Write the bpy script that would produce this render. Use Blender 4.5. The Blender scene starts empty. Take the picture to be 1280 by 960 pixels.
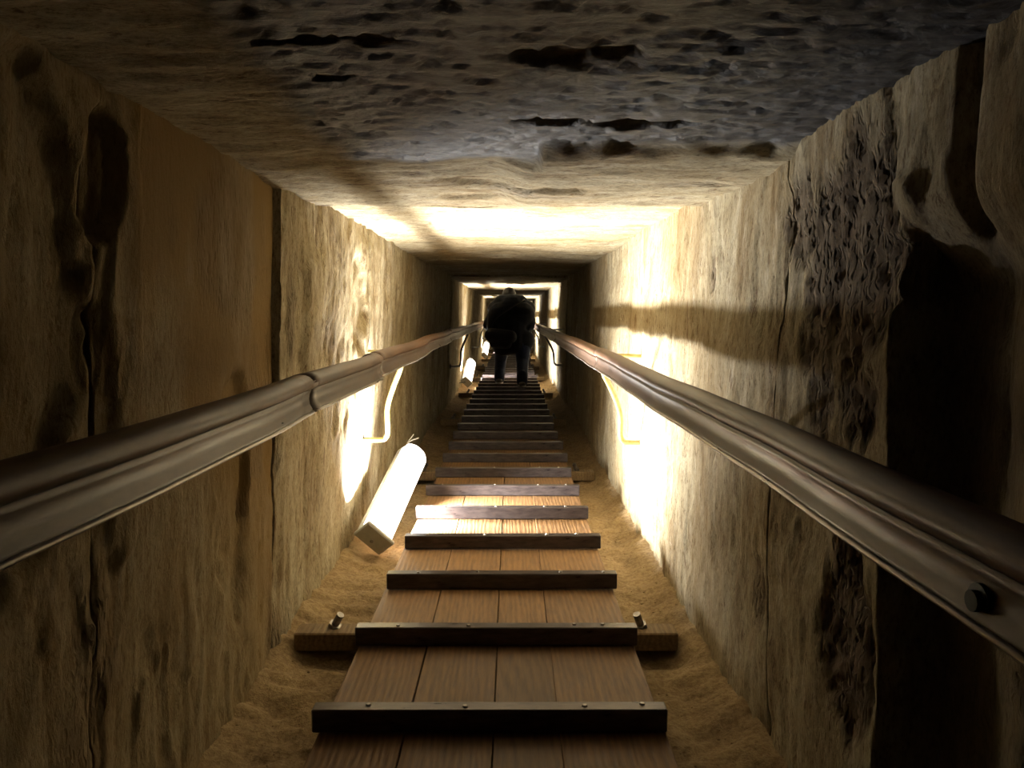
import bpy, bmesh, math, random
import numpy as np
from mathutils import Vector, Matrix, Euler

random.seed(7)
C = bpy.context.scene.collection
SC = bpy.context.scene

# ------------------------------------------------------------------ frame of the sloping passage
# tunnel coordinates: x to the right, s along the passage (downhill), h at right angles to the walkway.
SLOPE = math.radians(26.5)
CAM_H = 0.87                       # eye above the plank tops
cS, sS = math.cos(SLOPE), math.sin(SLOPE)
ROT = Euler((-SLOPE, 0, 0)).to_matrix()
def W(x, s, h):                    # tunnel -> world
    return Vector((x, s*cS + h*sS, -s*sS + h*cS))

# ------------------------------------------------------------------ camera, world, exposure
cam = bpy.data.cameras.new('camera'); co = bpy.data.objects.new('camera', cam); C.objects.link(co)
cam.sensor_width = 36; cam.lens = 950/1280*36; cam.clip_start = 0.02
co.location = W(0, 0, CAM_H)
co.rotation_euler = (math.radians(90) - SLOPE - math.atan(87/950), 0, 0)
SC.camera = co
world = bpy.data.worlds.new('world'); SC.world = world; world.use_nodes = True
world.node_tree.nodes['Background'].inputs[0].default_value = (0.9, 0.85, 0.7, 1)
world.node_tree.nodes['Background'].inputs[1].default_value = 0.004
SC.view_settings.view_transform = 'Standard'; SC.view_settings.look = 'None'
SC.view_settings.exposure = 0.0; SC.view_settings.gamma = 1.0; SC.view_settings.use_curve_mapping = False
SC.cycles.max_bounces = 6; SC.cycles.diffuse_bounces = 2
LAMP_POWER = 132.0                  # watts of the tubes facing up into the passage
GLOW = 3.2                        # surface glow of the diffusers
SPREAD = 121.0

# ------------------------------------------------------------------ helpers
def tag(o, label=None, cat=None, group=None, kind=None):
    if label: o['label'] = label
    if cat: o['category'] = cat
    if group: o['group'] = group
    if kind: o['kind'] = kind
    return o
def link(name, me, mat=None, parent=None, smooth=False):
    o = bpy.data.objects.new(name, me); C.objects.link(o)
    if mat is not None and not me.materials: me.materials.append(mat)
    if parent is not None: o.parent = parent
    if smooth: me.polygons.foreach_set('use_smooth', [True]*len(me.polygons))
    return o
def empty(name, x=0, s=0, h=0, rot=True):
    o = bpy.data.objects.new(name, None); C.objects.link(o); o.empty_display_size = .1
    o.location = W(x, s, h)
    if rot: o.rotation_euler = (-SLOPE, 0, 0)
    return o
def mesh(name, V, F):
    me = bpy.data.meshes.new(name); me.from_pydata([tuple(v) for v in V], [], [tuple(f) for f in F]); me.update(); return me
def bm_mesh(name, bm):
    me = bpy.data.meshes.new(name); bmesh.ops.recalc_face_normals(bm, faces=bm.faces); bm.to_mesh(me); bm.free(); return me
def box(bm, c, d, bev=0.0, rot=None):
    r = bmesh.ops.create_cube(bm, size=1)
    vs = r['verts']
    for v in vs: v.co = Vector((v.co.x*d[0], v.co.y*d[1], v.co.z*d[2]))
    if bev > 0:
        es = list({e for v in vs for e in v.link_edges})
        g = bmesh.ops.bevel(bm, geom=es, offset=bev, segments=1, affect='EDGES')
        vs = list({v for f in g['faces'] for v in f.verts} | {v for v in vs if v.is_valid})
    for v in vs:
        p = v.co.copy()
        if rot is not None: p = rot @ p
        v.co = p + Vector(c)
    return vs
def sweep(path, prof, closed_prof=True, frames=None, caps=True, scale=None):
    """rings of prof (list of (a,b)) along path; returns V,F"""
    n = len(path); m = len(prof); V = []; F = []
    P = [Vector(p) for p in path]
    up = None
    for i in range(n):
        t = (P[min(i+1, n-1)] - P[max(i-1, 0)]).normalized()
        if frames is not None: A, B = frames
        else:
            if up is None:
                up = Vector((0, 0, 1)) if abs(t.z) < .9 else Vector((1, 0, 0))
            A = t.cross(up).normalized(); B = A.cross(t).normalized(); up = B
        k = scale[i] if scale else 1
        for a, b in prof: V.append(P[i] + A*a*k + B*b*k)
    for i in range(n-1):
        for j in range(m):
            F.append((i*m+j, i*m+(j+1) % m, (i+1)*m+(j+1) % m, (i+1)*m+j))
    if caps: F.append(tuple(reversed(range(m)))); F.append(tuple(range((n-1)*m, n*m)))
    return V, F
def circle(r, n=10): return [(r*math.cos(2*math.pi*k/n), r*math.sin(2*math.pi*k/n)) for k in range(n)]
def tube(name, path, r, mat, parent, n=10, scale=None):
    V, F = sweep(path, circle(r, n), scale=scale)
    return link(name, mesh(name, V, F), mat, parent, smooth=True)
def smoothpath(pts, k=6):
    P = [Vector(p) for p in pts]; out = []
    for i in range(len(P)-1):
        p0 = P[max(i-1, 0)]; p1 = P[i]; p2 = P[i+1]; p3 = P[min(i+2, len(P)-1)]
        for j in range(k):
            t = j/k
            out.append(0.5*((2*p1) + (p2-p0)*t + (2*p0-5*p1+4*p2-p3)*t*t + (3*p1-p0-3*p2+p3)*t**3))
    out.append(P[-1]); return out

# value noise in numpy
_rng = np.random.RandomState(11); _T = _rng.rand(256, 256)*2-1
def vn(u, v):
    i = np.floor(u).astype(int); j = np.floor(v).astype(int); a = u-i; b = v-j
    a = a*a*(3-2*a); b = b*b*(3-2*b)
    g = lambda p, q: _T[p & 255, q & 255]
    return (g(i, j)*(1-a)+g(i+1, j)*a)*(1-b) + (g(i, j+1)*(1-a)+g(i+1, j+1)*a)*b
def fbm(u, v, o=4, seed=0):
    r = 0; k = 1; t = 0
    for n in range(o):
        r = r + k*vn(u*2**n + 17.3*n + seed*7.1, v*2**n + 9.7*n + seed*3.3); t += k; k *= .5
    return r/t
def sst(a, b, x):
    t = np.clip((x-a)/(b-a), 0, 1); return t*t*(3-2*t)

# ------------------------------------------------------------------ materials
def new_mat(name):
    m = bpy.data.materials.new(name); m.use_nodes = True; nt = m.node_tree
    return m, nt, nt.nodes['Principled BSDF']
def N(nt, t, **kw):
    n = nt.nodes.new(t)
    for k, v in kw.items():
        if k in n.inputs: n.inputs[k].default_value = v
        else: setattr(n, k, v)
    return n
def mixc(nt, fac, a, b, blend='MIX'):
    n = nt.nodes.new('ShaderNodeMix'); n.data_type = 'RGBA'; n.blend_type = blend
    for idx, val in ((0, fac), (6, a), (7, b)):
        if isinstance(val, (int, float)): n.inputs[idx].default_value = val
        elif isinstance(val, tuple): n.inputs[idx].default_value = (*val, 1) if len(val) == 3 else val
        else: nt.links.new(val, n.inputs[idx])
    return n.outputs[2]
def ramp(nt, src, stops):
    r = nt.nodes.new('ShaderNodeValToRGB'); e = r.color_ramp.elements
    while len(e) > 1: e.remove(e[-1])
    e[0].position = stops[0][0]; e[0].color = (*stops[0][1], 1)
    for p, c in stops[1:]:
        k = e.new(p); k.color = (*c, 1)
    nt.links.new(src, r.inputs[0]); return r.outputs[0]
def coords(nt, scale=(1, 1, 1)):
    tc = nt.nodes.new('ShaderNodeTexCoord'); mp = nt.nodes.new('ShaderNodeMapping')
    mp.inputs['Scale'].default_value = scale
    nt.links.new(tc.outputs['Object'], mp.inputs[0]); return mp.outputs[0]
def noise(nt, vec, scale, detail=4, rough=.55, dist=0.0):
    n = N(nt, 'ShaderNodeTexNoise'); n.inputs['Scale'].default_value = scale
    n.inputs['Detail'].default_value = detail; n.inputs['Roughness'].default_value = rough
    n.inputs['Distortion'].default_value = dist
    nt.links.new(vec, n.inputs['Vector']); return n.outputs['Fac']
def bump(nt, b, src, strength, dist, prev=None):
    n = nt.nodes.new('ShaderNodeBump'); n.inputs['Strength'].default_value = strength; n.inputs['Distance'].default_value = dist
    nt.links.new(src, n.inputs['Height'])
    if prev is not None: nt.links.new(prev, n.inputs['Normal'])
    if b is not None: nt.links.new(n.outputs[0], b.inputs['Normal'])
    return n.outputs[0]

def stone_mat(name, stretch):
    m, nt, b = new_mat(name)
    v = coords(nt, stretch); v1 = coords(nt)
    n1 = noise(nt, v, 4.0, 6, .6, .4); n2 = noise(nt, v, 22, 5, .65); n3 = noise(nt, v1, 90, 4, .7)
    c = ramp(nt, n1, [(.34, (.20, .135, .060)), (.46, (.36, .295, .175)), (.66, (.44, .385, .26))])
    c = mixc(nt, .40, c, ramp(nt, n2, [(.36, (.16, .11, .055)), (.48, (.36, .295, .18)), (.66, (.47, .415, .30))]))
    spots = noise(nt, v, 30, 5, .75, .5); c = mixc(nt, ramp(nt, spots, [(.36, (.8, .8, .8)), (.43, (0, 0, 0))]), c, (.14, .085, .040))
    pat = noise(nt, v, 7, 6, .68, .8); c = mixc(nt, ramp(nt, pat, [(.34, (.8, .8, .8)), (.385, (0, 0, 0))]), c, (.16, .10, .055))
    pal = noise(nt, v, 9, 7, .7, .3); c = mixc(nt, ramp(nt, pal, [(.55, (0, 0, 0)), (.66, (.7, .7, .7))]), c, (.56, .50, .37))
    grain = noise(nt, v, 110, 4, .8); c = mixc(nt, .75, c, mixc(nt, 1.0, c, ramp(nt, grain, [(.36, (.42, .36, .28)), (.46, (1, 1, 1)), (.62, (1.3, 1.3, 1.3))]), 'MULTIPLY'))
    at = N(nt, 'ShaderNodeAttribute'); at.attribute_name = 'ochre'
    c = mixc(nt, at.outputs['Fac'], c, (.25, .155, .050))
    ap = N(nt, 'ShaderNodeAttribute'); ap.attribute_name = 'porous'
    vo = N(nt, 'ShaderNodeTexVoronoi'); vo.inputs['Scale'].default_value = 58; vo.inputs['Randomness'].default_value = 1
    dv = N(nt, 'ShaderNodeTexNoise'); dv.inputs['Scale'].default_value = 30; nt.links.new(v, dv.inputs['Vector'])
    av = N(nt, 'ShaderNodeVectorMath'); av.operation = 'MULTIPLY_ADD'; nt.links.new(dv.outputs['Color'], av.inputs[0]); av.inputs[1].default_value = (.03, .03, .03); nt.links.new(v, av.inputs[2])
    nt.links.new(av.outputs[0], vo.inputs['Vector'])
    holes = N(nt, 'ShaderNodeMapRange'); nt.links.new(vo.outputs['Distance'], holes.inputs[0]); holes.inputs[1].default_value = .15; holes.inputs[2].default_value = .5
    hm_ = N(nt, 'ShaderNodeMath'); hm_.operation = 'MULTIPLY'; nt.links.new(holes.outputs[0], hm_.inputs[0]); nt.links.new(ap.outputs['Fac'], hm_.inputs[1])
    c = mixc(nt, ap.outputs['Fac'], c, ramp(nt, n2, [(.35, (.07, .046, .026)), (.62, (.20, .145, .095))]))
    a2 = N(nt, 'ShaderNodeAttribute'); a2.attribute_name = 'soot_shade'  # ceiling soot; also carries shade painted into the right wall's slot
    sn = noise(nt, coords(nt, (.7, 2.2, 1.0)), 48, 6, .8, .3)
    soot_shade = mixc(nt, .6, ramp(nt, n2, [(.35, (.010, .010, .012)), (.65, (.036, .037, .046))]), ramp(nt, sn, [(.40, (.004, .004, .005)), (.50, (.030, .031, .038)), (.62, (.085, .088, .105))]))
    c = mixc(nt, a2.outputs['Fac'], c, soot_shade)
    nt.links.new(c, b.inputs['Base Color'])
    rr = nt.nodes.new('ShaderNodeMapRange'); nt.links.new(a2.outputs['Fac'], rr.inputs[0])
    rr.inputs[3].default_value = .9; rr.inputs[4].default_value = .50
    nt.links.new(rr.outputs[0], b.inputs['Roughness'])
    sp = nt.nodes.new('ShaderNodeMapRange'); nt.links.new(a2.outputs['Fac'], sp.inputs[0])
    sp.inputs[3].default_value = .25; sp.inputs[4].default_value = .75
    nt.links.new(sp.outputs[0], b.inputs['Specular IOR Level'])
    n4 = noise(nt, v, 60, 6, .8, .6)
    k = bump(nt, None, n2, .4, .006); k = bump(nt, None, n4, .9, .005, k); k = bump(nt, None, hm_.outputs[0], .9, .012, k); bump(nt, b, n3, .5, .0025, k)
    return m
MW = stone_mat('limestone_wall', (1.6, 1.6, .55))
MC = stone_mat('limestone_ceiling', (.7, 1.7, 1.0))

def sand_mat():
    m, nt, b = new_mat('sandy_floor'); v = coords(nt)
    n1 = noise(nt, v, 6, 6, .6); n2 = noise(nt, v, 70, 4, .7)
    c = ramp(nt, n1, [(.3, (.17, .105, .042)), (.7, (.32, .215, .095))])
    c = mixc(nt, .35, c, ramp(nt, n2, [(.35, (.16, .10, .05)), (.6, (.52, .40, .23))]))
    nt.links.new(c, b.inputs['Base Color']); b.inputs['Roughness'].default_value = .95
    bump(nt, b, n2, .7, .008, bump(nt, None, n1, .4, .02)); return m
MS = sand_mat()

def wood_mat(name, c1, c2, dark, rough=.55):
    m, nt, b = new_mat(name)
    oi = N(nt, 'ShaderNodeObjectInfo'); tc = N(nt, 'ShaderNodeTexCoord')
    off = N(nt, 'ShaderNodeVectorMath'); off.operation = 'MULTIPLY_ADD'
    cx = N(nt, 'ShaderNodeCombineXYZ')
    for k in range(3): nt.links.new(oi.outputs['Random'], cx.inputs[k])
    nt.links.new(cx.outputs[0], off.inputs[0]); off.inputs[1].default_value = (7, 13, 3)
    nt.links.new(tc.outputs['Object'], off.inputs[2])
    mp = N(nt, 'ShaderNodeMapping'); mp.inputs['Scale'].default_value = (9, .9, 9)
    nt.links.new(off.outputs[0], mp.inputs[0])
    w = N(nt, 'ShaderNodeTexWave'); w.wave_type = 'RINGS'; w.rings_direction = 'Z'
    w.inputs['Scale'].default_value = 2.2; w.inputs['Distortion'].default_value = 9; w.inputs['Detail'].default_value = 3
    w.inputs['Detail Scale'].default_value = .8
    nt.links.new(mp.outputs[0], w.inputs['Vector'])
    g = noise(nt, mp.outputs[0], 14, 5, .7)
    big = noise(nt, off.outputs[0], 2.5, 3, .6)
    c = ramp(nt, w.outputs['Fac'], [(.0, c1), (1.0, c2)])
    c = mixc(nt, .6, c, ramp(nt, g, [(.3, dark), (.62, c2)]))
    c = mixc(nt, .5, c, mixc(nt, 1.0, c, ramp(nt, big, [(.3, (.45, .42, .38)), (.7, (1, 1, 1))]), 'MULTIPLY'))
    br = N(nt, 'ShaderNodeMapRange'); nt.links.new(oi.outputs['Random'], br.inputs[0]); br.inputs[3].default_value = .75; br.inputs[4].default_value = 1.15
    hs = N(nt, 'ShaderNodeHueSaturation'); nt.links.new(br.outputs[0], hs.inputs['Value']); nt.links.new(c, hs.inputs['Color'])
    nt.links.new(hs.outputs[0], b.inputs['Base Color'])
    rr = N(nt, 'ShaderNodeMapRange'); nt.links.new(g, rr.inputs[0]); rr.inputs[3].default_value = rough-.1; rr.inputs[4].default_value = rough+.2
    nt.links.new(rr.outputs[0], b.inputs['Roughness'])
    bump(nt, b, g, .35, .002, bump(nt, None, w.outputs['Fac'], .25, .002))
    return m
M_PLANK = wood_mat('worn_plank', (.165, .083, .029), (.29, .162, .064), (.08, .040, .016), .55)
M_BEAM = wood_mat('rough_sleeper', (.22, .14, .07), (.38, .27, .14), (.10, .06, .03), .7)

def plain(name, c1, c2, rough, metal=0.0, scale=20, stretch=(1, 1, 1), bs=.2, bd=.002, spec=.5):
    m, nt, b = new_mat(name); v = coords(nt, stretch)
    n = noise(nt, v, scale, 5, .65)
    nt.links.new(ramp(nt, n, [(.35, c1), (.65, c2)]), b.inputs['Base Color'])
    rr = N(nt, 'ShaderNodeMapRange'); nt.links.new(n, rr.inputs[0]); rr.inputs[3].default_value = max(rough-.12, .05); rr.inputs[4].default_value = rough+.15
    nt.links.new(rr.outputs[0], b.inputs['Roughness']); b.inputs['Metallic'].default_value = metal
    b.inputs['Specular IOR Level'].default_value = spec
    bump(nt, b, n, bs, bd); return m
M_BAR = plain('dark_tread_bar', (.035, .028, .030), (.085, .070, .068), .30, .35, 18, (1, 4, 4), .25, .001)
M_RAIL = plain('varnished_rail', (.075, .038, .021), (.175, .098, .057), .42, 0, 10, (3, .7, 3), .2, .002, .45)
M_CHAN = plain('worn_rail_channel', (.055, .034, .024), (.12, .076, .052), .36, .1, 14, (3, .8, 3), .2, .0015, .7)
M_LIP = plain('worn_metal_lip', (.22, .19, .16), (.42, .38, .33), .30, .7, 25, (2, .5, 2), .2, .001)
M_STEEL = plain('dull_steel', (.16, .15, .14), (.36, .34, .32), .35, .9, 60)
M_YEL = plain('cream_painted_pipe', (.42, .34, .10), (.56, .47, .18), .4, 0, 40)
M_GREY = plain('grey_plastic', (.38, .38, .35), (.46, .46, .42), .5, 0, 30)
M_BLACK = plain('black_rubber', (.012, .012, .012), (.03, .03, .03), .6, 0, 30)
M_SKIN = plain('skin', (.30, .17, .11), (.38, .22, .15), .55, 0, 30)
M_HAIR = plain('dark_hair', (.012, .009, .007), (.03, .022, .016), .6, 0, 80, (1, 1, 1), .6, .004)
M_JEAN = plain('blue_jeans', (.010, .017, .045), (.022, .034, .085), .85, 0, 60)
M_SHOE = plain('grey_shoe', (.05, .045, .04), (.12, .11, .10), .6, 0, 40)
M_SOLE = plain('pale_sole', (.40, .38, .34), (.5, .48, .43), .6, 0, 40)
M_BAG = plain('dark_grey_cloth', (.010, .010, .012), (.020, .020, .024), .8, 0, 40)
def plaid():
    m, nt, b = new_mat('dark_plaid'); tc = N(nt, 'ShaderNodeTexCoord')
    out = (.007, .008, .014)
    for d, s in (('X', 5.0), ('Z', 5.0)):
        w = N(nt, 'ShaderNodeTexWave'); w.bands_direction = d; w.inputs['Scale'].default_value = s
        nt.links.new(tc.outputs['Object'], w.inputs['Vector'])
        out = mixc(nt, ramp(nt, w.outputs['Fac'], [(.78, (0, 0, 0)), (.86, (.45, .45, .45))]), out, (.012, .015, .026))
    nt.links.new(out, b.inputs['Base Color']); b.inputs['Roughness'].default_value = .9; return m
M_PLAID = plaid()
def emit(name, col, st):
    m, nt, b = new_mat(name); b.inputs['Base Color'].default_value = (.8, .8, .8, 1)
    b.inputs['Emission Color'].default_value = (*col, 1); b.inputs['Emission Strength'].default_value = st; return m
M_LAMP = emit('lit_diffuser', (1.0, .985, .95), GLOW)

# ------------------------------------------------------------------ the hewn passage
S0, S1 = -2.2, 30.0
def lines(a, b, step, soft=True):
    n = max(2, int(round((b-a)/step)))
    L = np.linspace(a, b, n+1)
    if soft: L = np.unique(np.concatenate([L, [a+.004, a+.010, a+.02, b-.02, b-.010, b-.004]]))
    return L
def ell(u, v, cu, cv, ru, rv, seed=0, wob=.35):
    d = ((u-cu)/ru)**2 + ((v-cv)/rv)**2
    d = np.sqrt(d) + wob*fbm(u*9, v*9, 3, seed)
    return 1-sst(.75, 1.05, d)
def step_for(s): return .0085 if s < 2.6 else (.012 if s < 5 else (.03 if s < 12 else .07))
def flare(s):     # added widening and step-in; the step face is shaped to catch lamp light
    return .030*sst(4.9, 6.4, s)*(1-sst(7.72, 7.74, s)) + .03*sst(11.2, 12.6, s)*(1-sst(13.9, 13.93, s))

def block(name, parent, axis, s_a, s_b, v_a, v_b, surf, mat, thick=.10):
    st = step_for((s_a+s_b)/2 if s_b > 0 else 3)
    su = lines(s_a+.003, s_b-.003, st); sv = lines(v_a, v_b, st*1.15)
    U, Vv = np.meshgrid(su, sv, indexing='ij')
    D, och, por, soot_shade = surf(U, Vv, s_a, s_b)
    e = np.minimum(U-s_a, s_b-U)
    D = D + (.0022 if axis == 'R' else .007)*np.exp(-e/.006)*sst(-.35, .2, fbm(Vv*5, Vv*0+s_a, 2, 77))                     # outward = into the rock: the joint is recessed
    wob = lambda c: .030*fbm(Vv*3.3 + c*5, Vv*0 + c*2.1, 4, 91)*(1 if axis != 'R' else .6)
    U = U + wob(s_a)*np.exp(-(U-s_a)/.09) + wob(s_b)*np.exp(-(s_b-U)/.09)      # hewn, uneven joints
    n, m = U.shape
    if axis == 'L': X, Z = -(D), Vv
    elif axis == 'R': X, Z = D, Vv
    else: X, Z = Vv, D
    P = np.stack([X, U, Z], -1).reshape(-1, 3)
    idx = np.arange(n*m).reshape(n, m)
    a, b, c, d = idx[:-1, :-1], idx[1:, :-1], idx[1:, 1:], idx[:-1, 1:]
    q = np.stack([a, b, c, d], -1).reshape(-1, 4)
    # normals: L wall faces +x, R wall -x, ceiling -z
    flip = {'L': False, 'R': True, 'C': True}[axis]
    if flip: q = q[:, ::-1]
    # rim going back into the rock gives the block its thickness
    rim = np.concatenate([idx[:, 0], idx[-1, 1:], idx[-2::-1, -1], idx[0, -2:0:-1]])
    back = P[rim].copy()
    k = {'L': (0, -thick), 'R': (0, thick), 'C': (2, thick)}[axis]; back[:, k[0]] += k[1]
    base = len(P); P2 = np.concatenate([P, back]); r = len(rim)
    j = np.arange(r); jn = (j+1) % r
    side = np.stack([rim[j], rim[jn], base+jn, base+j], -1)
    if not flip: side = side[:, ::-1]
    F = np.concatenate([q, side])
    me = bpy.data.meshes.new(name); me.vertices.add(len(P2)); me.vertices.foreach_set('co', P2.astype(np.float32).ravel())
    me.loops.add(F.size); me.loops.foreach_set('vertex_index', F.astype(np.int32).ravel())
    me.polygons.add(len(F)); me.polygons.foreach_set('loop_start', np.arange(0, F.size, 4, dtype=np.int32))
    me.polygons.foreach_set('use_smooth', np.ones(len(F), bool)); me.update(calc_edges=True)
    for nm, arr in (('ochre', och), ('porous', por), ('soot_shade', soot_shade)):
        at = me.attributes.new(nm, 'FLOAT', 'POINT'); full = np.zeros(len(P2), np.float32); full[:n*m] = arr.ravel(); at.data.foreach_set('value', full)
    return link(name, me, mat, parent)

def rough_common(U, V, seed, amp=1.0):
    d = .016*fbm(U*1.7, V*1.7, 3, seed) + .006*fbm(U*7, V*3, 3, seed+1)
    amp = amp*.8; wx = .02*fbm(U*6, V*6, 2, seed+9)
    r = 1-np.abs(fbm((U+wx)*12, V*3, 3, seed+2)); d = d + .0065*amp*(r-.8)
    d = d + .0030*amp*fbm(U*44, V*20, 3, seed+3)
    g = fbm((U+wx)*13, V*4.2, 3, seed+4); d = d + .0065*amp*sst(.22, .30, g)
    g = fbm((U+wx)*24, V*9, 3, seed+6); d = d + .004*amp*sst(.20, .27, g)
    g = fbm((U+wx)*5, V*2.2, 3, seed+5); d = d + .006*amp*sst(.12, .22, g)
    return d
def pits(U, V, seed, k=34):
    p = fbm(U*k, V*k*.8, 2, seed); return sst(.10, .42, p)

def surf_left(U, V, a, b):
    base = .600 + .055*sst(.35, -.95, V) + flare(U)           # the wall leans out towards the floor
    off = {2.02: .0}.get(a, 0)
    off = .014*vn(np.array([a*3.1]), np.array([2.2]))[0] if a > 2.5 else 0
    smooth = 1.0*sst(1.18, 1.26, U)*(U < 2.02)*sst(-.62, -.1, V)
    d = rough_common(U, V, 1, 1.0)*(1-.92*smooth)
    if a < 2.0 <= b + .03: off = off + .022*sst(1.6, 2.0, U)*sst(-.75, -.05, V)
    if b < 1.3: off -= .004
    d = d + off - .014*ell(U, V, 1.20, .05, .055, .5, 3) + .035*ell(U, V, 1.13, .20, .055, .10, 4, .2)
    d = d + .03*ell(U, V, .95, -.02, .16, .36, 5) + .022*ell(U, V, 1.72, -.42, .12, .30, 6)
    d = d - .02*ell(U, V, 2.35, -.05, .12, .28, 7) + .03*ell(U, V, 3.05, .05, .16, .2, 8)
    och = np.clip(.8*smooth*sst(-.2, .4, fbm(U*3, V*1.4, 3, 9)+.25) + .5*(U < 2.02) + .25*sst(-.1, .5, fbm(U*2.4, V*1.2, 3, 12)), 0, 1)
    por = .5*ell(U, V, 2.13, -.02, .05, .16, 13) + .35*sst(.2, .5, fbm(U*4, V*2.6, 3, 15))
    return base+d, och, por*(U < 5), np.zeros_like(U)
def surf_right(U, V, a, b):
    base = .535 + .02*sst(-.2, .35, V) + .02*sst(-.3, -.9, V)*sst(2.2, 1.2, U) + flare(U)
    off = .010*vn(np.array([a*2.7]), np.array([5.2]))[0] if a > 2.5 else 0
    d = rough_common(U, V, 21, .9) + off
    pm = np.maximum.reduce([ell(U, V, 1.24, .08, .20, .26, 22, .5)*.9, ell(U, V, 1.50, .20, .09, .10, 23, .5)*.8,
                            ell(U, V, 1.20, -.53, .105, .20, 24, .3)*.95, ell(U, V, 1.33, -.14, .06, .16, 27, .4)*.6,
                            ell(U, V, 1.62, -.62, .05, .10, 28, .4)*.5, ell(U, V, 2.1, .12, .03, .07, 29, .4)*.7,
                            ell(U, V, .75, -.60, .12, .3, 30, .5)*.8])
    d = d + pm*(.008 + .005*pits(U, V, 25) + .007*pits(U, V, 26, 62) + .004*fbm(U*90, V*75, 2, 37))
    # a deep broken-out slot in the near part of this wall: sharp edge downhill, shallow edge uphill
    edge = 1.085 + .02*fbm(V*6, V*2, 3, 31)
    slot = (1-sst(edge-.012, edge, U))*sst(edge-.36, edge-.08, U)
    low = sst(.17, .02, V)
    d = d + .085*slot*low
    e2 = .975 + .012*fbm(V*7, V*3, 3, 33)
    d = d + .04*(1-sst(e2-.01, e2, U))*sst(e2-.050, e2-.022, U)*sst(.08, .14, V)
    d = d - .010*ell(U, V, 1.10, .15, .06, .05, 34, .2)                # lump above the slot
    och = .35*sst(-.05, .5, fbm(U*2.2, V*1.3, 3, 35)) + .3*sst(1.2, .8, U)  # near end tinted ochre: yellow-brown of dim light put into the colour
    return base+d, np.clip(och, 0, 1), pm, .55*slot*low  # last value darkens the slot's colour, its shade painted in
def surf_ceil(U, V, a, b):
    base = .335 + .022*sst(-.015, .015, U-2.40-.03*fbm(V*6, V*2, 3, 47)) + .015*sst(4.8, 6.5, U) + flare(U)*.8
    d = .014*fbm(V*1.8, U*1.8, 3, 41) + .006*fbm(V*6, U*11, 3, 42) + .004*fbm(V*20, U*38, 3, 43)
    r = 1-np.abs(fbm(V*4, U*13, 3, 44)); d = d + .010*(r-.8)
    bx = -.375 + .05*fbm(U*5, V*1, 3, 45) + .0*V
    bs = np.where(V < .06, 1.66, 1.50) + .04*fbm(V*7, V*3+3, 3, 46) + .03*fbm(V*14, U*14, 2, 48)
    so = sst(bx-.02, bx+.06, V)*(1-sst(bs-.02, bs+.025, U))
    d = d*(1-.55*so)
    # the rubbed dark slab is smooth with small flaked pits, the rock beyond hangs lower
    p = np.maximum.reduce([ell(U, V, 1.035, .055, .030, .06, 51, .6), ell(U, V, 1.02, .12, .022, .05, 52, .6), ell(U, V, 1.36, .06, .030, .08, 53, .6),
                           ell(U, V, 1.38, .22, .022, .12, 54, .7), ell(U, V, .98, -.23, .010, .10, 55, .8), ell(U, V, 1.12, -.26, .015, .04, 56, .8)])
    d = d + p*.016
    fl = sst(.30, .42, fbm(V*22, U*60, 3, 57)); d = d + so*.004*fl + so*.0034*fbm(V*34, U*70, 3, 62) + so*.004*sst(.15, .25, fbm(V*30, U*62, 3, 63))
    d = d - .022*sst(bs-.01, bs+.05, U)*sst(2.4, 2.2, U)*sst(-.05, .05, V)
    d = d + .015*ell(U, V, 1.95, .0, .08, .22, 58, .5) + .012*ell(U, V, 2.2, -.12, .05, .10, 59, .4)
    och = .35*sst(-.1, .5, fbm(V*2, U*2, 3, 60))
    return base+d, np.clip(och*(1-so), 0, 1), .4*p*(1-so) + .35*sst(.3, .5, fbm(V*5, U*9, 3, 61))*(1-so)*(U < 5), np.clip(so*(1-.5*p), 0, 1)

def slab(name, c, d, mat):
    bm = bmesh.new(); box(bm, c, d); o = link(name, bm_mesh(name, bm), mat); o.rotation_euler = (-SLOPE, 0, 0); return tag(o, kind='structure')
Lc = (S0+S1)/2; Ll = S1-S0
# backing rock behind the dressed blocks (all meshes below are laid out in tunnel axes and turned by the slope)
wl = slab('wall_left', (-.90, Lc, CAM_H-.30), (.30, Ll, 1.9), MW)
wr = slab('wall_right', (.90, Lc, CAM_H-.30), (.40, Ll, 1.9), MW)
ce = slab('ceiling', (0, Lc, CAM_H+.62), (2.1, Ll, .30), MC)
def blocks(parent, axis, cuts, v_a, v_b, surf, mat):
    for i in range(len(cuts)-1):
        o = block('stone_block', parent, axis, cuts[i], cuts[i+1], v_a, v_b, surf, mat)
        o.location = (0, 0, CAM_H)
def extend(c, mean, seed):
    r = random.Random(seed); c = list(c)
    while c[-1] < S1-1.5: c.append(round(c[-1]+mean*r.uniform(.8, 1.2), 2))
    return c
blocks(wl, 'L', [-2.2, -.9, .25, 1.12, 2.02, 3.25, 4.9, 6.3] + extend([7.73], 1.8, 1), -1.12, .46, surf_left, MW)
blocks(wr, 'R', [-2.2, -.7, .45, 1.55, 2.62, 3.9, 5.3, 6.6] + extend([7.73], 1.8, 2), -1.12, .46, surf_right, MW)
blocks(ce, 'C', [-2.2, -.8, .5, 2.38, 3.6, 5.0, 6.4] + extend([7.73], 1.8, 3), -.74, .68, surf_ceil, MC)

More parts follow.
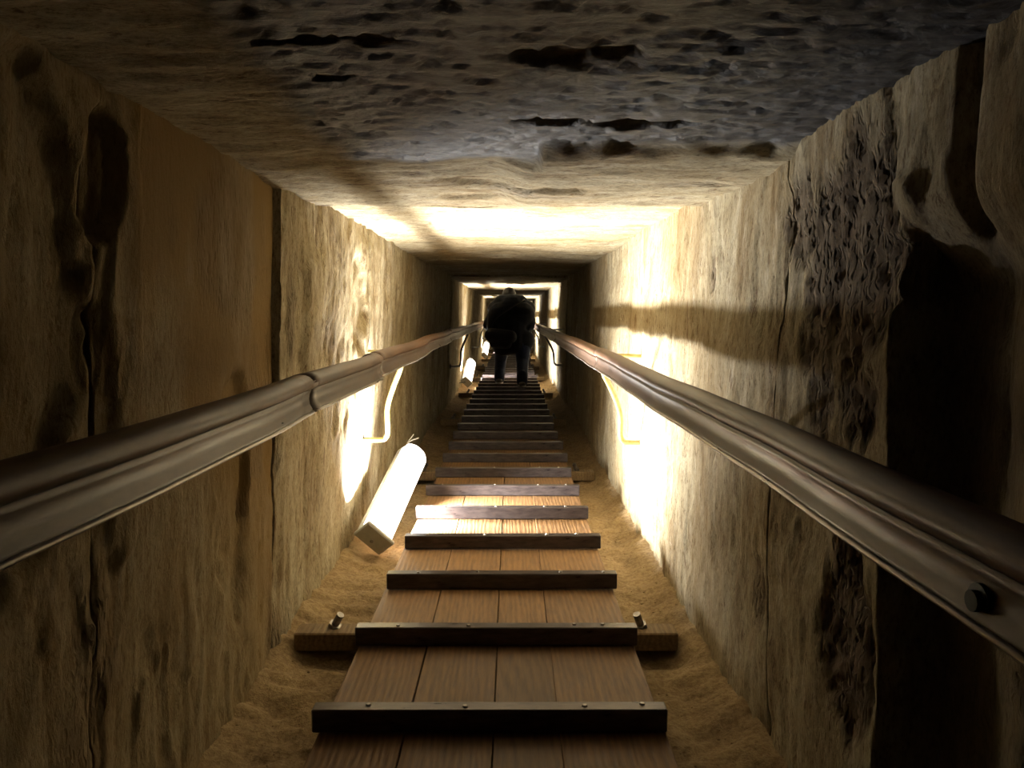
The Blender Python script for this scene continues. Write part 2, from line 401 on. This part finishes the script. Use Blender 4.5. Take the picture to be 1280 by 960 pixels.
# sandy rock floor
def floor_mesh():
    ss = np.unique(np.concatenate([np.arange(S0, 6, .014), np.arange(6, 12, .04), np.arange(12, S1+.1, .1)]))
    xs = np.arange(-.76, .70, .0135)
    U, X = np.meshgrid(ss, xs, indexing='ij')
    h = -.080 + .018*fbm(U*5, X*5, 3, 71) + .026*np.abs(fbm(U*13, X*7, 3, 72)) - .006 + .009*fbm(U*34, X*28, 3, 73)
    ph = np.mod(U - 2.115 + 1.105, 2.21) - 1.105
    h = h - .030*np.exp(-((ph+.075)/.06)**2)*(1-sst(.45, .52, X))*sst(-.64, -.58, X)
    h = h + .055*sst(.42, .58, X) + .035*sst(-.55, -.70, X) - .008
    und = sst(-.44, -.39, X)*sst(.35, .31, X); h = np.where(und > 0, h*(1-und) + und*np.minimum(h, -.085), h)
    n, m = U.shape; idx = np.arange(n*m).reshape(n, m)
    P = np.stack([X, U, h], -1).reshape(-1, 3)
    q = np.stack([idx[:-1, :-1], idx[:-1, 1:], idx[1:, 1:], idx[1:, :-1]], -1).reshape(-1, 4)
    me = bpy.data.meshes.new('floor'); me.vertices.add(n*m); me.vertices.foreach_set('co', P.astype(np.float32).ravel())
    me.loops.add(q.size); me.loops.foreach_set('vertex_index', q.astype(np.int32).ravel())
    me.polygons.add(len(q)); me.polygons.foreach_set('loop_start', np.arange(0, q.size, 4, dtype=np.int32))
    me.polygons.foreach_set('use_smooth', np.ones(len(q), bool)); me.update(calc_edges=True); return me
fl = link('floor', floor_mesh(), MS); fl.rotation_euler = (-SLOPE, 0, 0); tag(fl, kind='structure')
def floor_h(x, s):
    U = np.array([s]); X = np.array([x])
    h = -.080 + .018*fbm(U*5, X*5, 3, 71) + .026*np.abs(fbm(U*13, X*7, 3, 72)) - .006 + .009*fbm(U*34, X*28, 3, 73)
    return float((h + .055*sst(.42, .58, X) + .035*sst(-.55, -.70, X))[0])

# ------------------------------------------------------------------ wooden walkway
wk = empty('wooden_walkway')
tag(wk, 'worn plank walkway with dark cross bars running down the middle of the passage', 'walkway')
cols = [(-.402, -.226), (-.222, -.042), (-.038, .098), (.102, .322)]
PITCH = .4165; BAR0 = 1.512
SECT = 5*PITCH
def plank_mesh(w, l):
    bm = bmesh.new(); box(bm, (0, 0, -.0175), (w, l, .035), .0015); return bm_mesh('plank', bm)
for x0, x1 in cols:
    me = plank_mesh(x1-x0+.002, SECT-.006); me.materials.append(M_PLANK)
    for k in range(-1, 14):
        o = link('plank', me, None, wk)
        o.location = ((x0+x1)/2 + random.uniform(-.0015, .0015), BAR0 + PITCH + (k-.5)*SECT + .02, -random.uniform(0, .004))
        o.rotation_euler = (0, random.uniform(-.006, .006), 0)
bmb = bmesh.new(); box(bmb, (0, 0, .025), (.735, .036, .050), .0025); bar_me = bm_mesh('cross_bar', bmb); bar_me.materials.append(M_BAR)
bms = bmesh.new(); bmesh.ops.create_cone(bms, cap_ends=True, segments=8, radius1=.0065, radius2=.0045, depth=.004); scr = bm_mesh('screw_head', bms); scr.materials.append(M_STEEL)
for k in range(-4, 66):
    o = link('cross_bar', bar_me, None, wk)
    dx = random.uniform(-.008, .008)
    o.location = (-.040+dx, BAR0+k*PITCH+.018, .0005); o.rotation_euler = (0, 0, random.uniform(-.006, .006))
    o.scale = (1+random.uniform(-.012, .012), 1, 1)
    if -1 <= k < 8:
        for q in (-.27, -.05, .18, .30):
            t = link('screw_head', scr, None, o); t.location = (q+random.uniform(-.03, .03), random.uniform(-.006, .006), .0515)
bmz = bmesh.new(); box(bmz, (0, 0, -.026), (1.09, .075, .052), .004); sl_me = bm_mesh('sleeper', bmz); sl_me.materials.append(M_BEAM)
bmq = bmesh.new()
bmesh.ops.create_cone(bmq, cap_ends=True, segments=12, radius1=.011, radius2=.011, depth=.05)
bmesh.ops.create_cone(bmq, cap_ends=True, segments=6, radius1=.019, radius2=.019, depth=.012, matrix=Matrix.Translation((0, 0, -.018)))
bolt_me = bm_mesh('anchor_bolt', bmq); bolt_me.materials.append(M_STEEL)
for k in range(-1, 13):
    s = 2.115 + k*2.21
    o = link('sleeper', sl_me, None, wk); o.location = (-.074, s, -.030)
    for q in ((-.43, .5), (.44, -.35)):
        b = link('anchor_bolt', bolt_me, None, o); b.location = (q[0], .005, .020); b.rotation_euler = (.25, q[1], 0)

# ------------------------------------------------------------------ handrails
def interp(tab, s):
    for (a, u), (b, v) in zip(tab, tab[1:]):
        if s <= b: return u + (v-u)*max(0, (s-a))/(b-a)
    return tab[-1][1]
RX = [(-2, .335), (1.3, .335), (2.8, .312), (8, .29), (30, .29)]; RH = [(-2, 0), (1.2, -.002), (2.8, .018), (8, .032), (30, .032)]
LX = [(-2, .388), (5, .395), (30, .42)]; LH = [(-2, .0), (1.6, .0), (5, .020), (30, .025)]
# cross-sections: a = distance from the inner face towards the wall, b = height relative to the eye
top_prof = [(.026+.027*math.cos(t), -.196+.024*math.sin(t)) for t in [2*math.pi*k/16 for k in range(16)]]
chan_prof = [(.004, -.214), (.008, -.226), (.0095, -.240), (.008, -.254), (.003, -.266), (.002, -.274), (.010, -.280), (.030, -.282), (.044, -.275), (.050, -.25), (.048, -.222), (.040, -.214)]
lip_prof = [(.002+.0045*math.cos(t), -.2755+.0045*math.sin(t)) for t in [2*math.pi*k/8 for k in range(8)]]
KR = {-1: .72, 1: .73}
def rail(side, XT, HT, cuts, label, shift):
    root = empty('handrail', side*.45, 1.5, CAM_H-.28)
    tag(root, label, 'handrail', 'two handrails of the passage')
    origin = Vector((side*.45, 1.5, CAM_H-.28)); RB = lambda b: (b+.172)*KR[side]-.172
    for i in range(len(cuts)-1):
        a, b = cuts[i], cuts[i+1]; n = max(4, int((b-a)/.06))
        for nm, prof, mat, f in (('top_rail', top_prof, M_RAIL, 1), ('lower_rail', chan_prof, M_CHAN, 1), ('metal_edge', lip_prof, M_LIP, 1)):
            V = []; F = []; m = len(prof)
            for j in range(n+1):
                s = a + (b-a)*j/n; X = interp(XT, s); H = interp(HT, s) + shift
                wx = .0025*math.sin(s*5+side*2+i) + .0015*math.sin(s*13+i); wz = .0025*math.sin(s*4.1+i*1.7+side)
                fat = 1 + .03*math.sin(s*7+i*2)
                if j == 0: fat *= .985
                for pa, pb in prof:
                    V.append(Vector((side*(X+wx+pa), s, CAM_H + H + wz + RB(pb)*1.0)) - origin)
            for j in range(n):
                for k in range(m):
                    q = (j*m+k, j*m+(k+1) % m, (j+1)*m+(k+1) % m, (j+1)*m+k)
                    F.append(q if side < 0 else q[::-1])
            F.append(tuple(range(m))[::-1] if side < 0 else tuple(range(m))); F.append(tuple(range(n*m, (n+1)*m)) if side < 0 else tuple(range(n*m, (n+1)*m))[::-1])
            link(nm, mesh(nm, V, F), mat, root, smooth=True)
        # coupling sleeve over the joint
        if 0 < b < 20:
            X = interp(XT, b); H = interp(HT, b)+shift; V = []; F = []
            outl = [(-.0015+0.0305+.0275*math.cos(t), -.196+.025*math.sin(t)) for t in [2*math.pi*k/20 for k in range(20)]]
            m = len(outl)
            for j, (ds, kk) in enumerate(((-.045, .97), (-.035, 1.0), (.035, 1.0), (.045, .97))):
                for pa, pb in outl: V.append(Vector((side*(X+.029+(pa-.029)*kk), b+ds, CAM_H+H+RB(-.196+(pb+.196)*kk))) - origin)
            for j in range(3):
                for k in range(m):
                    q = (j*m+k, j*m+(k+1) % m, (j+1)*m+(k+1) % m, (j+1)*m+k); F.append(q if side < 0 else q[::-1])
            link('coupling_sleeve', mesh('coupling_sleeve', V, F), M_RAIL, root, smooth=True)
    # under-rail bolts
    for s in {-1: (1.29, 4.2), 1: (.54, 5.4)}[side]:
        X = interp(XT, s); H = interp(HT, s)+shift
        bm = bmesh.new()
        bmesh.ops.create_cone(bm, cap_ends=True, segments=12, radius1=.008, radius2=.008, depth=.006, matrix=Matrix.Rotation(math.radians(90), 4, 'Y'))
        bmesh.ops.create_cone(bm, cap_ends=True, segments=16, radius1=.013, radius2=.013, depth=.004, matrix=Matrix.Translation((side*.004, 0, 0)) @ Matrix.Rotation(math.radians(90), 4, 'Y'))
        o = link('rail_bolt', bm_mesh('rail_bolt', bm), M_BLACK, root); o.location = Vector((side*(X+.004), s, CAM_H+H+RB(-.256 if side > 0 else -.272))) - origin
    return root, origin
rl, ol = rail(-1, LX, LH, [-2.2, -.3, 1.50, 2.3, 5.0, 8.2, 11.5, 14.8, 18.1, 21.4, 24.7, 28], 'brown handrail along the left wall above the nearest lamp', +.052)
rr, orr = rail(1, RX, RH, [-2.2, -.5, 2.86, 5.4, 8.2, 11.5, 14.8, 18.1, 21.4, 24.7, 28], 'brown handrail along the right wall opposite the lamps', +.026)

def bracket(root, origin, side, s_w, s_r, xw, XT, HT, shift, mat):
    X = interp(XT, s_r)+.028; H = interp(HT, s_r)+shift
    hb = -.245+H; hm = -.558+H*.4
    g = xw-X-.02
    P = [(side*X, s_r, hb+.02), (side*(X+.004), s_r+.005, hb-.02), (side*(X+g*.22), s_r+(s_w-s_r)*.35, hb-.10), (side*(X+g*.42), s_r+(s_w-s_r)*.7, hb-.20),
         (side*(X+g*.48), s_w-.02, hm+.04), (side*(X+g*.54), s_w, hm+.008), (side*(X+g*.64), s_w, hm), (side*xw, s_w, hm)]
    P = smoothpath([Vector((p[0], p[1], p[2]+CAM_H))-origin for p in P], 5)
    o = tube('wall_bracket', P, .0105, mat, root)
    ha = -.215+H
    # flanges and straight upper arm: sub-parts of the bracket
    arm = tube('bracket_arm', [Vector((side*(X+.01), s_w+(.02), ha+CAM_H))-origin, Vector((side*xw, s_w, ha-.004+CAM_H))-origin], .0085, mat, o)
    for hh in (hm, ha):
        fl_ = tube('wall_flange', [Vector((side*(xw-.030), s_w, hh+CAM_H))-origin, Vector((side*(xw-.014), s_w, hh+CAM_H))-origin], .023, M_STEEL, o, 14)
for k, (sw, sr) in enumerate(((-.6, -.55), (3.22, 2.88), (7.75, 7.35), (12.3, 11.9), (16.8, 16.4), (21.3, 20.9), (25.8, 25.4))):
    bracket(rl, ol, -1, sw, sr, .665 if sw < 6 else .65, LX, LH, .052, M_YEL if sw < 6 else M_GREY)
for k, (sw, sr) in enumerate(((-1.2, -1.1), (3.18, 2.83), (8.05, 7.6), (12.6, 12.2), (17.1, 16.7), (21.6, 21.2), (26.1, 25.7))):
    bracket(rr, orr, 1, sw, sr, .60, RX, RH, .026, M_YEL if sw < 6 else M_GREY)
# short stay of the right rail with its pale wall bolt
_a = Vector((.36, 1.47, CAM_H-.165))-orr; _b = Vector((.575, 1.50, CAM_H-.235))-orr
st = tube('rail_stay', [_a, _b], .009, M_YEL, rr)
tube('wall_flange', [_b-Vector((.035, 0, 0)), _b-Vector((.018, 0, 0))], .017, M_STEEL, st, 12)

# ------------------------------------------------------------------ lamps
def lamp(s0, label, tilt=24.0, yaw=9.0, roll=45.0, cx=-.545, group='lamps along the foot of the left wall', loop=False, near=True):
    """bulkhead lamp: long axis runs downhill along the wall, its face turned up and to the right"""
    L, Wd, Th = .62, .13, .09
    base_h = floor_h(cx, s0)
    root = empty('floor_lamp', cx, s0, 0)
    tag(root, label, 'lamp', group)
    # local frame in tunnel axes
    a = Vector((math.sin(math.radians(yaw)), math.cos(math.radians(yaw))*math.cos(math.radians(tilt)), math.sin(math.radians(tilt)))).normalized()
    n0 = Vector((0, -a.z, a.y)).normalized(); w0 = a.cross(n0).normalized()
    w = math.cos(math.radians(roll))*w0 - math.sin(math.radians(roll))*n0    # across the face
    n = w.cross(a).normalized()
    if n.z < 0: n = -n
    # lowest point of the near end on the floor
    low = min((w*q).z for q in (-Wd/2, Wd/2)) + min(0, (n*-Th*.5).z)
    o0 = Vector((0, 0, base_h - low + .004))
    def P(u, v, t): return o0 + a*u + w*v + n*t
    def rounded(u0, u1, hw, r, t, k=5):      # outline with the far end rounded
        pts = [(u0, -hw), (u0, hw)]
        for c in range(k+1):
            th = math.radians(90*c/k); pts.append((u1-r+r*math.sin(th), hw-r+r*math.cos(th)))
        for c in range(k+1):
            th = math.radians(90*c/k); pts.append((u1-r+r*math.cos(th), -hw+r-r*math.sin(th)))
        return [P(u, v, t) for u, v in pts]
    def shell(layers):
        V = []; F = []; m = None
        for l in layers: m = len(l); V += l
        for i in range(len(layers)-1):
            for j in range(m): F.append((i*m+j, i*m+(j+1) % m, (i+1)*m+(j+1) % m, (i+1)*m+j))
        F.append(tuple(range(m))[::-1]); F.append(tuple(range((len(layers)-1)*m, len(layers)*m)))
        return V, F
    # grey back tray
    V, F = shell([rounded(0, L, Wd/2-.008, .045, -Th*.5), rounded(0, L, Wd/2, .05, -Th*.42), rounded(0, L, Wd/2, .05, -Th*.12), rounded(.003, L-.003, Wd/2-.004, .048, -.008)])
    me = mesh('back_tray', V, F); bm = bmesh.new(); bm.from_mesh(me); bmesh.ops.recalc_face_normals(bm, faces=bm.faces); bm.to_mesh(me); bm.free()
    link('back_tray', me, M_GREY, root)
    # glowing diffuser
    V, F = shell([rounded(.014, L-.006, Wd/2-.003, .047, -.008), rounded(.014, L-.008, Wd/2-.005, .047, Th*.30), rounded(.014, L-.02, Wd/2-.018, .04, Th*.46), rounded(.014, L-.035, Wd/2-.034, .028, Th*.5)])
    me = mesh('diffuser', V, F); bm = bmesh.new(); bm.from_mesh(me); bmesh.ops.recalc_face_normals(bm, faces=bm.faces); bm.to_mesh(me); bm.free()
    link('diffuser', me, M_LAMP, root)
    # tubes behind the prismatic cover: they throw their light square to the passage, little along it
    for (vx, vz), off, wd, pw in (((.62, .78), Th*.5+.004, .09, 1.0), ((-.55, .83), Wd/2+.002, .05, .50), ((.93, -.25), Wd/2+.004, .05, .30)):
        nn = Vector((vx, 0, vz)).normalized(); ax = (a - nn*a.dot(nn)).normalized(); yy = nn.cross(ax).normalized()
        ld = bpy.data.lights.new('tube_light', 'AREA'); ld.shape = 'RECTANGLE'; ld.size = .50; ld.size_y = wd
        ld.energy = LAMP_POWER*pw; ld.color = (1.0, .985, .95); ld.spread = math.radians(SPREAD)
        lo = bpy.data.objects.new('tube_light', ld); C.objects.link(lo); lo.parent = root
        lo.matrix_local = Matrix.Translation(P(L*.52, 0, 0) + nn*off*1.05) @ Matrix((ax, -yy, -nn)).transposed().to_4x4()
    # opaque near end cap with a small screw
    bm = bmesh.new(); R3 = Matrix((w, a, n)).transposed()
    box(bm, P(.004, 0, 0), (Wd+.008, .020, Th+.008), .005, R3)
    cap = link('end_cap', bm_mesh('end_cap', bm), M_GREY, root)
    tube('cap_screw', [P(-.012, .0, -.01), P(-.004, .0, -.01)], .007, M_STEEL, cap, 10)
    # prop under the raised far end
    e = P(L*.86, 0, -Th*.5); f = Vector((e.x-.03, e.y+.02, floor_h(cx+e.x-.03, s0+e.y+.02)-.02))
    tube('prop', [e, f], .010, M_STEEL, root, 8)
    # two pale wire tails at the far end
    for dx, dz in ((.02, .03), (.035, .012)):
        tube('wire_tail', smoothpath([P(L-.03, -.05, 0), P(L+.01, -.06, .0)+Vector((dx*.5, 0, 0)), P(L+.01, -.06, .0)+Vector((dx*1.6, .01, dz))], 4), .003, M_SOLE, root, 6)
    # supply cable from the near end into the foot of the wall
    if loop: pts = [P(.0, -.02, -.02), P(-.06, -.03, .01), P(-.10, -.09, -.04), Vector((-.10, .0, -.02)), Vector((-.11, .25, -.03)), Vector((-.12, .6, -.03))]
    else: pts = [P(L-.02, .0, -.03), P(L+.04, .02, -.03), Vector((.03, L+.10, -.045)), Vector((-.02, L+.3, -.06)), Vector((-.09, L+.7, -.045)), Vector((-.10, L+1.2, -.045))]
    tube('supply_cable', smoothpath(pts, 6), .005, M_BLACK, root, 6)
    return root
lamp(2.93, 'nearest white strip lamp, slanting beside the walkway at the foot of the left wall')
lamp(9.75, 'second white strip lamp, glowing low at the left of the stooping person', loop=True, cx=-.585, yaw=3.0, tilt=22.0)
lamp(16.1, 'third strip lamp, small glow just left of the person at waist height', loop=True, cx=-.585, yaw=3.0, tilt=22.0)
lamp(22.7, 'farthest strip lamp, deep in the passage behind the stooping person', loop=True, cx=-.585, yaw=3.0, tilt=22.0)

# ------------------------------------------------------------------ loose stones on the floor
def chip_mesh(r, seed):
    rnd = random.Random(seed); bm = bmesh.new(); bmesh.ops.create_icosphere(bm, subdivisions=1, radius=r)
    for v in bm.verts: v.co *= rnd.uniform(.65, 1.15); v.co.z *= .6
    return bm
bm = bmesh.new(); rnd = random.Random(5)
for k in range(420):
    s = rnd.uniform(.6, 9) if k < 330 else rnd.uniform(9, 20)
    x = rnd.choice([rnd.uniform(-.63, -.43), rnd.uniform(.35, .52)])
    r = rnd.uniform(.0015, .005); t = chip_mesh(r, k); me = bpy.data.meshes.new('t'); t.to_mesh(me); t.free()
    me.transform(Matrix.Translation((x, s, floor_h(x, s)+r*.2)) @ Matrix.Rotation(rnd.uniform(0, 6), 4, 'Z')); bm.from_mesh(me); bpy.data.meshes.remove(me)
gr = link('stone_chips', bm_mesh('stone_chips', bm), MS); gr.rotation_euler = (-SLOPE, 0, 0)
tag(gr, 'small stone chips scattered on the sandy strips beside the walkway', 'gravel', kind='stuff')

# ------------------------------------------------------------------ the stooping person (laid out in tunnel axes, eye-relative heights)
FOOT = Vector((.0, 9.35, 0))
def capsule(bm, p, q, r0, r1, n=12, flat=1.0):
    p = Vector(p); q = Vector(q); d = q-p; L = d.length; t = d.normalized()
    up = Vector((0, 0, 1)) if abs(t.z) < .9 else Vector((0, 1, 0))
    A = t.cross(up).normalized(); B = A.cross(t)
    rings = []
    K = 4
    for i in range(K+1):
        th = math.pi/2*(1-i/K); rings.append((p - t*r0*math.sin(th), r0*math.cos(th)))
    for i in range(K+1):
        th = math.pi/2*(i/K); rings.append((q + t*r1*math.sin(th), r1*math.cos(th)))
    prev = None
    for c, r in rings:
        if r < 1e-5: ring = [bm.verts.new(c)]
        else: ring = [bm.verts.new(c + A*r*math.cos(2*math.pi*k/n) + B*r*flat*math.sin(2*math.pi*k/n)) for k in range(n)]
        if prev is not None:
            for k in range(n):
                a = prev[k % len(prev)]; b = prev[(k+1) % len(prev)]; c2 = ring[(k+1) % len(ring)]; d2 = ring[k % len(ring)]
                vs = []
                for v in (a, b, c2, d2):
                    if v not in vs: vs.append(v)
                if len(vs) > 2: bm.faces.new(vs)
        prev = ring
def ellipsoid(bm, c, r, rot=None):
    g = bmesh.ops.create_uvsphere(bm, u_segments=20, v_segments=14, radius=1)
    for v in g['verts']:
        p = Vector((v.co.x*r[0], v.co.y*r[1], v.co.z*r[2]))
        if rot: p = rot @ p
        v.co = p + Vector(c)
per = bpy.data.objects.new('person', None); C.objects.link(per)
per.location = W(0, 9.35, 0)
tag(per, 'person in a dark plaid jacket and blue jeans stooping down the walkway, back turned', 'person')
def toworld(me):     # tunnel vertices -> upright local axes of the person
    o = per.location
    for v in me.vertices: v.co = W(*v.co) - o
def figure(name, build, mat, parent=per, voxel=.010, sm=6):
    bm = bmesh.new(); build(bm); me = bm_mesh(name, bm); toworld(me); me.materials.append(mat)
    o = link(name, me, None, parent, smooth=True)
    if voxel:
        r = o.modifiers.new('remesh', 'REMESH'); r.mode = 'VOXEL'; r.voxel_size = voxel; r.use_smooth_shade = True
        s = o.modifiers.new('smooth', 'SMOOTH'); s.factor = .5; s.iterations = sm
    return o
def E(x, s, h): return (x, s, h+CAM_H)          # height relative to the eye line
# joints
HIP = [E(-.11, 8.98, -.35), E(.13, 8.98, -.35)]
KNEE = [E(-.135, 9.10, -.53), E(.125, 8.90, -.55)]
ANK = [E(-.150, 9.03, -.742), E(.115, 8.61, -.742)]
PEL = E(.01, 8.96, -.30); WAI = E(.0, 9.00, -.16); CHE = E(-.01, 9.05, .04); NEC = E(-.02, 9.17, .150); HEA = E(-.035, 9.30, .203)
SHO = [E(-.185, 9.10, .065), E(.175, 9.10, .065)]
ELB = [E(-.285, 9.14, -.13), E(.222, 9.14, -.09)]
WRI = [E(-.17, 9.33, -.26), E(.17, 9.33, -.26)]
def b_legs(bm, k):
    for i in (0, 1):
        capsule(bm, HIP[i], KNEE[i], .085+k, .060+k); capsule(bm, KNEE[i], ANK[i], .056+k, .042+k*1.3)
def b_torso(bm, k):
    capsule(bm, PEL, WAI, .15+k, .145+k, flat=.8); capsule(bm, WAI, CHE, .15+k, .175+k, flat=.8)
    capsule(bm, CHE, NEC, .16+k, .07+k, flat=.9)
    capsule(bm, SHO[0], SHO[1], .085+k, .085+k)
    capsule(bm, E(-.12, 9.04, .0), E(.11, 9.04, .0), .14+k, .14+k)
    capsule(bm, E(-.11, 9.10, .115), E(.08, 9.10, .115), .10+k, .10+k)
def b_arms(bm, k):
    for i in (0, 1):
        capsule(bm, SHO[i], ELB[i], .060+k, .046+k); capsule(bm, ELB[i], WRI[i], .044+k, .030+k)
def b_hand(bm, i):
    sg = -1 if i == 0 else 1
    w = Vector(WRI[i]); d = Vector((-sg*.35, .55, -.75)).normalized(); side = Vector((sg*.85, .5, 0)).normalized(); side = (side - d*side.dot(d)).normalized()
    nrm = d.cross(side).normalized()
    capsule(bm, w, w+d*.045, .028, .032, flat=.65)
    for q, ln in enumerate((.062, .074, .080, .070)):
        b0 = w + d*.05 + side*(.030-.020*q); 
        k1 = b0 + d*ln*.5; k2 = k1 + (d*.85+nrm*.35).normalized()*ln*.3; k3 = k2 + (d*.6+nrm*.7).normalized()*ln*.28
        capsule(bm, b0, k1, .0095, .0088, 8); capsule(bm, k1, k2, .0088, .0080, 8); capsule(bm, k2, k3, .0080, .0068, 8)
    t0 = w + d*.018 - side*.028; t1 = t0 + (d*.6-side*.8).normalized()*.036; t2 = t1 + (d*.95-side*.2).normalized()*.032
    capsule(bm, t0, t1, .012, .0105, 8); capsule(bm, t1, t2, .0105, .008, 8)
def b_head(bm):
    hd = Vector(HEA); f = Vector((0, .90, -.43)).normalized(); u = Vector((0, .43, .90))   # facing downhill, bowed
    R3 = Matrix((Vector((1, 0, 0)), f, u)).transposed()
    ellipsoid(bm, hd+u*.02, (.078, .098, .095), R3)          # cranium
    ellipsoid(bm, hd+f*.035-u*.045, (.060, .068, .070), R3)  # jaw and face
    ellipsoid(bm, hd+f*.112-u*.02, (.014, .018, .024), R3)   # nose
    ellipsoid(bm, hd+f*.095-u*.058, (.026, .012, .010), R3)  # lips
    ellipsoid(bm, hd+f*.090-u*.088, (.025, .018, .016), R3)  # chin
    for q in (-1, 1):
        ellipsoid(bm, hd+Vector((q*.080, 0, 0))-u*.012, (.010, .020, .032), R3)   # ears
        ellipsoid(bm, hd+Vector((q*.030, 0, 0))+f*.088+u*.012, (.022, .010, .008), R3)  # brows
        ellipsoid(bm, hd+Vector((q*.034, 0, 0))+f*.084-u*.004, (.013, .009, .009), R3)  # eyes
    capsule(bm, NEC, hd-u*.02, .060, .058)
def b_body(bm):
    b_legs(bm, 0); b_torso(bm, 0); b_arms(bm, 0); b_head(bm)
    for i in (0, 1):
        b_hand(bm, i); a = Vector(ANK[i]); capsule(bm, a-Vector((0, .02, .03)), a+Vector((0, .14, -.045)), .034, .026)
body = figure('body', b_body, M_SKIN, voxel=.007, sm=4); body['label'] = 'bare skin of head and hands'
def b_hair(bm):
    hd = Vector(HEA); f = Vector((0, .90, -.43)).normalized(); u = Vector((0, .43, .90))
    R3 = Matrix((Vector((1, 0, 0)), f, u)).transposed()
    ellipsoid(bm, hd+u*.032-f*.012, (.086, .100, .092), R3); ellipsoid(bm, hd-f*.045-u*.02, (.072, .055, .07), R3)
figure('hair', b_hair, M_HAIR, voxel=.009, sm=3)
def b_jacket(bm):
    b_torso(bm, .022)
    b_arms(bm, .020)
    capsule(bm, E(-.12, 8.98, -.30), E(.15, 8.98, -.30), .13, .12)
    capsule(bm, E(-.13, 8.98, -.39), E(.15, 8.98, -.38), .10, .09)
    capsule(bm, E(-.19, 9.04, .02), E(-.21, 9.06, -.15), .10, .09); capsule(bm, E(.18, 9.04, .02), E(.20, 9.06, -.13), .09, .075)
    capsule(bm, NEC, Vector(NEC)+Vector((-.002, .02, .03)), .080, .070)
jk = figure('plaid_jacket', b_jacket, M_PLAID, voxel=.010, sm=8)
def b_tag(bm): ellipsoid(bm, E(-.185, 8.915, -.02), (.007, .008, .016))
tg = figure('white_tag', b_tag, M_SOLE, parent=jk, voxel=0); tg['label'] = 'small white tag on the back of the jacket'
def b_jeans(bm):
    b_legs(bm, .016); capsule(bm, E(-.06, 8.97, -.33), E(.08, 8.97, -.33), .12, .12)
    for i in (0, 1): capsule(bm, Vector(ANK[i])+Vector((0, -.01, .06)), Vector(ANK[i])+Vector((0, .0, -.015)), .060, .064)
figure('blue_jeans', b_jeans, M_JEAN, voxel=.010, sm=5)
for i in (0, 1):
    a = Vector(ANK[i])
    def b_shoe(bm):
        sg = -.10 if i == 0 else .06
        capsule(bm, a+Vector((0, -.035, -.040)), a+Vector((sg*.2, .15, -.045)), .043, .038, flat=.75)
        capsule(bm, a+Vector((0, -.01, -.0)), a+Vector((0, .05, -.035)), .046, .040)
    sh = figure('shoe', b_shoe, M_SHOE, voxel=.008, sm=3)
    def b_sole(bm):
        zz = .055
        vs = []
        for t in range(20):
            th = 2*math.pi*t/20; vs.append((a.x + .046*math.cos(th), a.y+.06+.125*math.sin(th)))
        lo = [bm.verts.new((x, y, zz-.004)) for x, y in vs]; hi = [bm.verts.new((x, y, zz+.018)) for x, y in vs]
        bm.faces.new(lo[::-1]); bm.faces.new(hi)
        for t in range(20): bm.faces.new((lo[t], lo[(t+1) % 20], hi[(t+1) % 20], hi[t]))
    figure('sole', b_sole, M_SOLE, parent=sh, voxel=0)
# bag hanging at the left hip
bag = bpy.data.objects.new('shoulder_bag', None); C.objects.link(bag); bag.location = per.location
tag(bag, 'soft dark grey bag hanging behind the left hip of the stooping person', 'bag')
def b_bag(bm):
    capsule(bm, E(-.235, 8.86, -.24), E(-.02, 8.84, -.26), .085, .080); capsule(bm, E(-.20, 8.88, -.33), E(-.05, 8.86, -.34), .065, .06)
figure('bag_body', b_bag, M_BAG, parent=bag, voxel=.010, sm=6)
def b_strap(bm):
    P = smoothpath([E(-.27, 8.90, -.20), E(-.20, 8.86, -.06), E(-.04, 8.84, .06), E(.09, 8.88, .14), E(.14, 8.98, .165), E(.15, 9.06, .14)], 6)
    V, F = sweep(P, [(-.018, -.003), (.018, -.003), (.018, .003), (-.018, .003)])
    vs = [bm.verts.new(v) for v in V]
    for f in F: bm.faces.new([vs[k] for k in f])
figure('bag_strap', b_strap, M_BAG, parent=bag, voxel=0)
